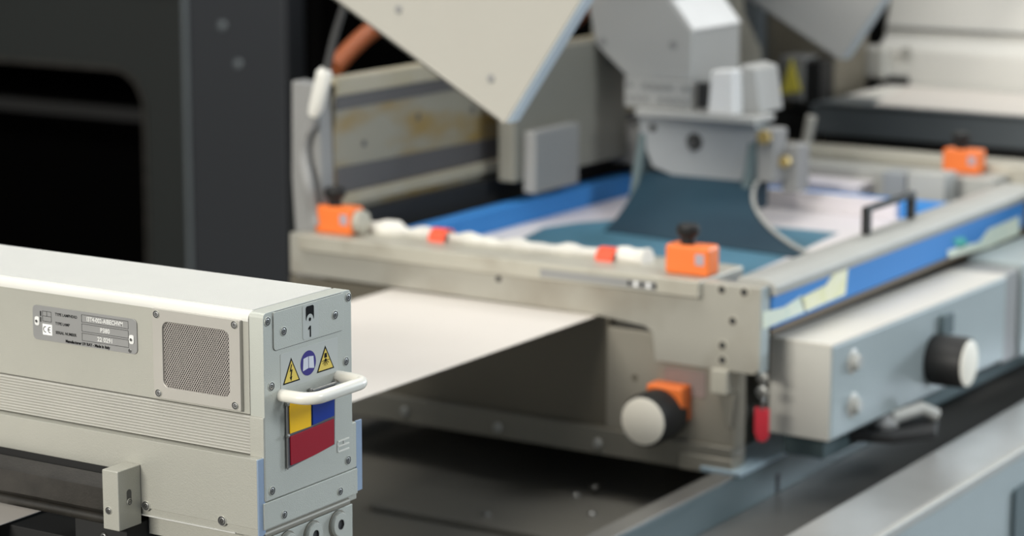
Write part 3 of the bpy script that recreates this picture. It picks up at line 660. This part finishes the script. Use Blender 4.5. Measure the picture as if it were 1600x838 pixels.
# ------------------------------------------------------------------ tilted white covers
def cover(name, corner, y, left, right, th, holes, label):
    """square sheet cover standing on one corner; left and right are edge directions in XZ"""
    c = Vector((corner.x, y, corner.z)); l = Vector((left[0],0,left[1])).normalized(); rr = Vector((right[0],0,right[1])).normalized()
    Cv = root(name, (corner.x, y, corner.z), label, 'cover panel', 'tilted cover panels')
    s1, s2 = .50, .36
    e = .006
    poly = [c+l*e, c+l*s1, c+l*s1+rr*s2, c+rr*s2, c+rr*e]
    obj('sheet', B().prism(poly, (0,.004,0)), 'cover', Cv, .0008)
    obj('folded_edge', B().prism([c+rr*e+Vector((0,.002,0)), c+rr*s2+Vector((0,.002,0)), c+rr*s2-l*.004+Vector((0,.002,0)), c+rr*e-l*.004+Vector((0,.002,0))], (0,th,0)), 'coveredge', Cv, .0008, label='folded bluish edge')
    obj('folded_edge', B().prism([c+l*e, c+l*s1, c+l*s1+rr*.004, c+l*e+rr*.004], (0,th,0)), 'cover', Cv, .0008)
    for (u, v) in holes:
        p = at(u, v, y=y); obj('screw', B().lathe(p, NY, [(.0068,-.001),(.0062,.0012),(.004,.0014)], 14), 'grey', Cv, org=p)
    return Cv, c, l, rr
cv, c, l, rr = cover('cover_panel', at(787,196,y=1.15), 1.15, (-.294,.164), (.125,.183), .028, ((623,15),(767,123)), 'large warm white tilted cover panel with two screws, hanging in front')
m_ = c+l*.35+rr*.25
obj('mounting_arm', B().box(m_.x-.02, m_.x+.02, 1.154, 1.96, m_.z-.02, m_.z+.02), 'grey', cv)
obj('mounting_arm', B().box(min(m_.x,-.70)-.02, -.60, 1.955, 1.99, m_.z-.02, m_.z+.02), 'grey', cv)
cv, c, l, rr = cover('cover_panel', at(1312,96,y=2.4), 2.4, (-.188,.104), (.079,.116), .03, (), 'smaller grey tilted cover panel at the rear, top centre-right')
for o in cv.children:
    if 'sheet' in o.name: o.data.materials[0] = M['greylight']
m_ = c+l*.3+rr*.2
obj('mounting_arm', B().box(m_.x-.02, m_.x+.02, 2.404, 2.78, m_.z-.02, m_.z+.02), 'grey', cv)

# ------------------------------------------------------------------ cables at the left rear
def curve_pts(lst, y):
    P_ = [at(u, v, y=y+dy) for u, v, dy in lst]; out = []
    for i in range(len(P_)-1):
        p0 = P_[max(i-1,0)]; p1 = P_[i]; p2 = P_[i+1]; p3 = P_[min(i+2,len(P_)-1)]
        for k in range(6):
            t = k/6; out.append(.5*((2*p1)+(-p0+p2)*t+(2*p0-5*p1+4*p2-p3)*t*t+(-p0+3*p1-3*p2+p3)*t**3))
    return out+[P_[-1]]
cb_ = root('sensor_cable', at(480,350,y=1.19), 'dark cable with white connector plug hanging by the left upright', 'cable')
obj('cable_run', B().tube(curve_pts([(552,-60,0),(540,0,0),(522,60,0),(510,112,0)], 1.19), .0062, 10), 'cablegrey', cb_)
obj('plug', B().tube([at(509,108,y=1.185), at(507,114,y=1.185), at(494,168,y=1.185), at(489,180,y=1.185)], [.008,.0125,.0115,.008], 16), 'connector', cb_, label='white connector plug')
obj('cable_tail', B().tube(curve_pts([(490,178,0),(486,195,0),(476,215,0),(475,245,0),(482,290,-.01),(490,330,.0),(494,352,.0)], 1.19), .0085, 10), 'grey', cb_)
hs = obj('air_hose', B().tube(curve_pts([(522,106,0),(550,75,.05),(585,45,.12),(640,15,.25),(720,-10,.35),(830,30,.45),(892,32,.50),(925,-5,.55)], 1.42), .0155, 14), 'hose', org=at(522,106,y=1.42))
tag(hs, 'thick orange-brown air hose passing behind the large white cover', 'hose')

# ------------------------------------------------------------------ black cabinet and door at the left rear
Cb = root('enclosure_cabinet', (-2.7, 2.6, 0), 'charcoal machine enclosure with a large rounded window opening, far left', 'cabinet')
outer = [(-4.2,.0),(-2.10,.0),(-2.10,2.4),(-4.2,2.4)]
ins = rrect(-3.9, -2.278, .25, 1.056, .085, 6)
def near_outer(p): # map inner ring points to the outer rectangle
    cx, cz = -3.09, .65; u, v = p
    return (-4.2 if u < cx else -2.10, 0. if v < cz else 2.4)
obj('front_panel', B().ring([(a, 2.5, b_) for a, b_ in [near_outer(p) for p in ins]], [(a, 2.5, b_) for a, b_ in ins], (0,.03,0)), 'cab', Cb, smooth=False)
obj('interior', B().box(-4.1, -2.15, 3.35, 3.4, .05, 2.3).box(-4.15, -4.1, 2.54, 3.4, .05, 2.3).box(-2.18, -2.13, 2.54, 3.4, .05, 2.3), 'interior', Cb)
obj('roof', B().box(-4.2, -2.1, 2.53, 3.4, 2.35, 2.4), 'cab', Cb)
obj('window_trim', B().ring([(a, 2.497, b_) for a, b_ in rrect(-3.91, -2.268, .24, 1.066, .095, 6)], [(a, 2.497, b_) for a, b_ in ins], (0,.006,0)), 'railblack', Cb, smooth=False)
obj('inner_bar', B().box(-2.36, -2.33, 2.75, 2.78, .1, .93), 'black', Cb)
obj('inner_bar', B().box(-3.9, -2.33, 2.75, 2.78, .90, .93), 'black', Cb)
obj('top_trim', B().box(-2.32, -2.13, 2.485, 2.50, 1.243, 1.262), 'slate', Cb, .002)
Dr = root('cabinet_door', (-1.95, 2.45, 0), 'glossy graphite cabinet column with two screws, left of the station', 'cabinet door')
obj('door_leaf', B().box(-2.085, -1.815, 2.43, 2.50, .02, 2.4), 'door', Dr, .006)
obj('door_edge', B().box(-2.097, -2.084, 2.425, 2.50, .02, 2.4), 'slate', Dr, .003)
for (u, v) in ((348,40),(373,100)):
    p = at(u, v, y=2.43); obj('door_screw', B().lathe(p, NY, [(.011,0),(.010,.004),(.006,.006)], 16), 'slate', Dr, org=p)
obj('hinge_panel', B().box(-1.815, -1.775, 2.44, 2.50, .02, .90), 'cab', Dr, .004)
Ho = root('machine_enclosure', (-1.2, 3.5, 0), 'black machine enclosure wall behind the printing station', 'enclosure')
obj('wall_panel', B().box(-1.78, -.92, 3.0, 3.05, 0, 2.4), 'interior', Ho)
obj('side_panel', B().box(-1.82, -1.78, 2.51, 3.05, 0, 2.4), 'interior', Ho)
obj('wall_panel', B().box(-.92, -.80, 3.06, 3.10, 0, 2.4), 'railblack', Ho)

# ------------------------------------------------------------------ rear units, top right
U = root('rear_control_panel', (-.73, 2.8, 0), 'dark rear machine panel with a yellow warning triangle', 'control panel')
obj('panel_body', B().box(-.93, -.672, 2.74, 2.9, .68, 1.6), 'panel', U, .005)
obj('black_box', B().box(-.74, -.675, 2.68, 2.74, 1.06, 1.16), 'black', U, .004)
obj('black_box', B().box(-.80, -.70, 2.69, 2.74, .98, 1.055), 'black', U, .004)
obj('grey_bar', B().box(-.860, -.825, 2.70, 2.74, .95, 1.6), 'slate', U, .004)
wp = [at(u, v, y=2.67) for u, v in ((1219,147),(1251,143),(1236,92))]
obj('warning_triangle', B().prism(wp, (0,.004,0)), 'signyellow', U, label='yellow warning triangle')
obj('triangle_mount', B().box(wp[0].x-.004, wp[1].x+.004, 2.675, 2.74, wp[0].z-.012, wp[2].z+.004), 'grey', U, .002)
Rb = root('rear_crossbeam', (-.3, 2.65, 0), 'dark slate crossbeam with white paper on top, upper right', 'beam')
zt = 1.0855
obj('beam_face', B().box(-.66, .25, 2.60, 2.70, zt-.06, zt), 'slate', Rb, .004)
obj('beam_top', B().box(-.64, .25, 2.595, 2.72, zt, zt+.004), 'slate', Rb, .001)
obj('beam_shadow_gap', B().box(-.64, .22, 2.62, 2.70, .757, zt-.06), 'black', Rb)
pw = obj('rear_paper', B().prism([(-.53,2.61,zt+.0045),(.20,2.61,zt+.0045),(.20,2.94,zt+.0045),(-.60,2.94,zt+.0045)], (0,0,.001)), 'paper', org=(-.1,2.9,zt+.004)); tag(pw, 'white paper sheet on the far crossbeam behind the machine, upper right', 'paper')
obj('table', B().box(-.64, .25, 2.725, 2.95, zt-.02, zt+.004), 'ivory', Rb)
Hh = root('rear_housing', (-.2, 3.2, .757), 'large ivory rear machine housing with rounded cover, top right', 'machine housing')
obj('housing_shell', B().yz([(2.955,.757),(2.955,zt+.07),(2.962,zt+.085),(2.985,zt+.10),(2.990,zt+.125),(3.02,zt+.21),(3.10,1.9),(3.6,1.9),(3.6,.757)], -.675, .28), 'ivory', Hh, .006)
obj('cover_seam', B().box(-.67, .27, 2.980, 2.992, zt+.118, zt+.122), 'grey', Hh)
obj('latch', B().box(-.735, -.64, 2.915, 2.953, zt+.015, zt+.085), 'drivewarm', Hh, .012, 3)
p = at(1418, 82, y=2.953); obj('lock', B().cyl(p, NY, .012, .008, 16), 'drivewarm', Hh, org=p)
obj('slit', B().box(-.675, -.60, 2.945, 2.956, zt+.005, zt+.022), 'black', Hh, .004)
obj('dark_side', B().box(-.79, -.745, 2.96, 3.5, .757, 1.9), 'black', Hh)
Pp = root('standing_pipe', (-.62, 2.45, .68), 'slim ivory pipe standing behind the squeegee carriage', 'pipe')
pb = at(1258,232,y=2.45)
obj('pipe', B().tube([(pb.x,2.45,.68),(pb.x,2.45,pb.z),(pb.x+.006,2.45,pb.z+.03),(pb.x+.012,2.45,pb.z+.062)], .010, 12), 'drivewarm', Pp)
print('tris', sum(len(o.data.polygons) for o in bpy.data.objects if o.type == 'MESH'))
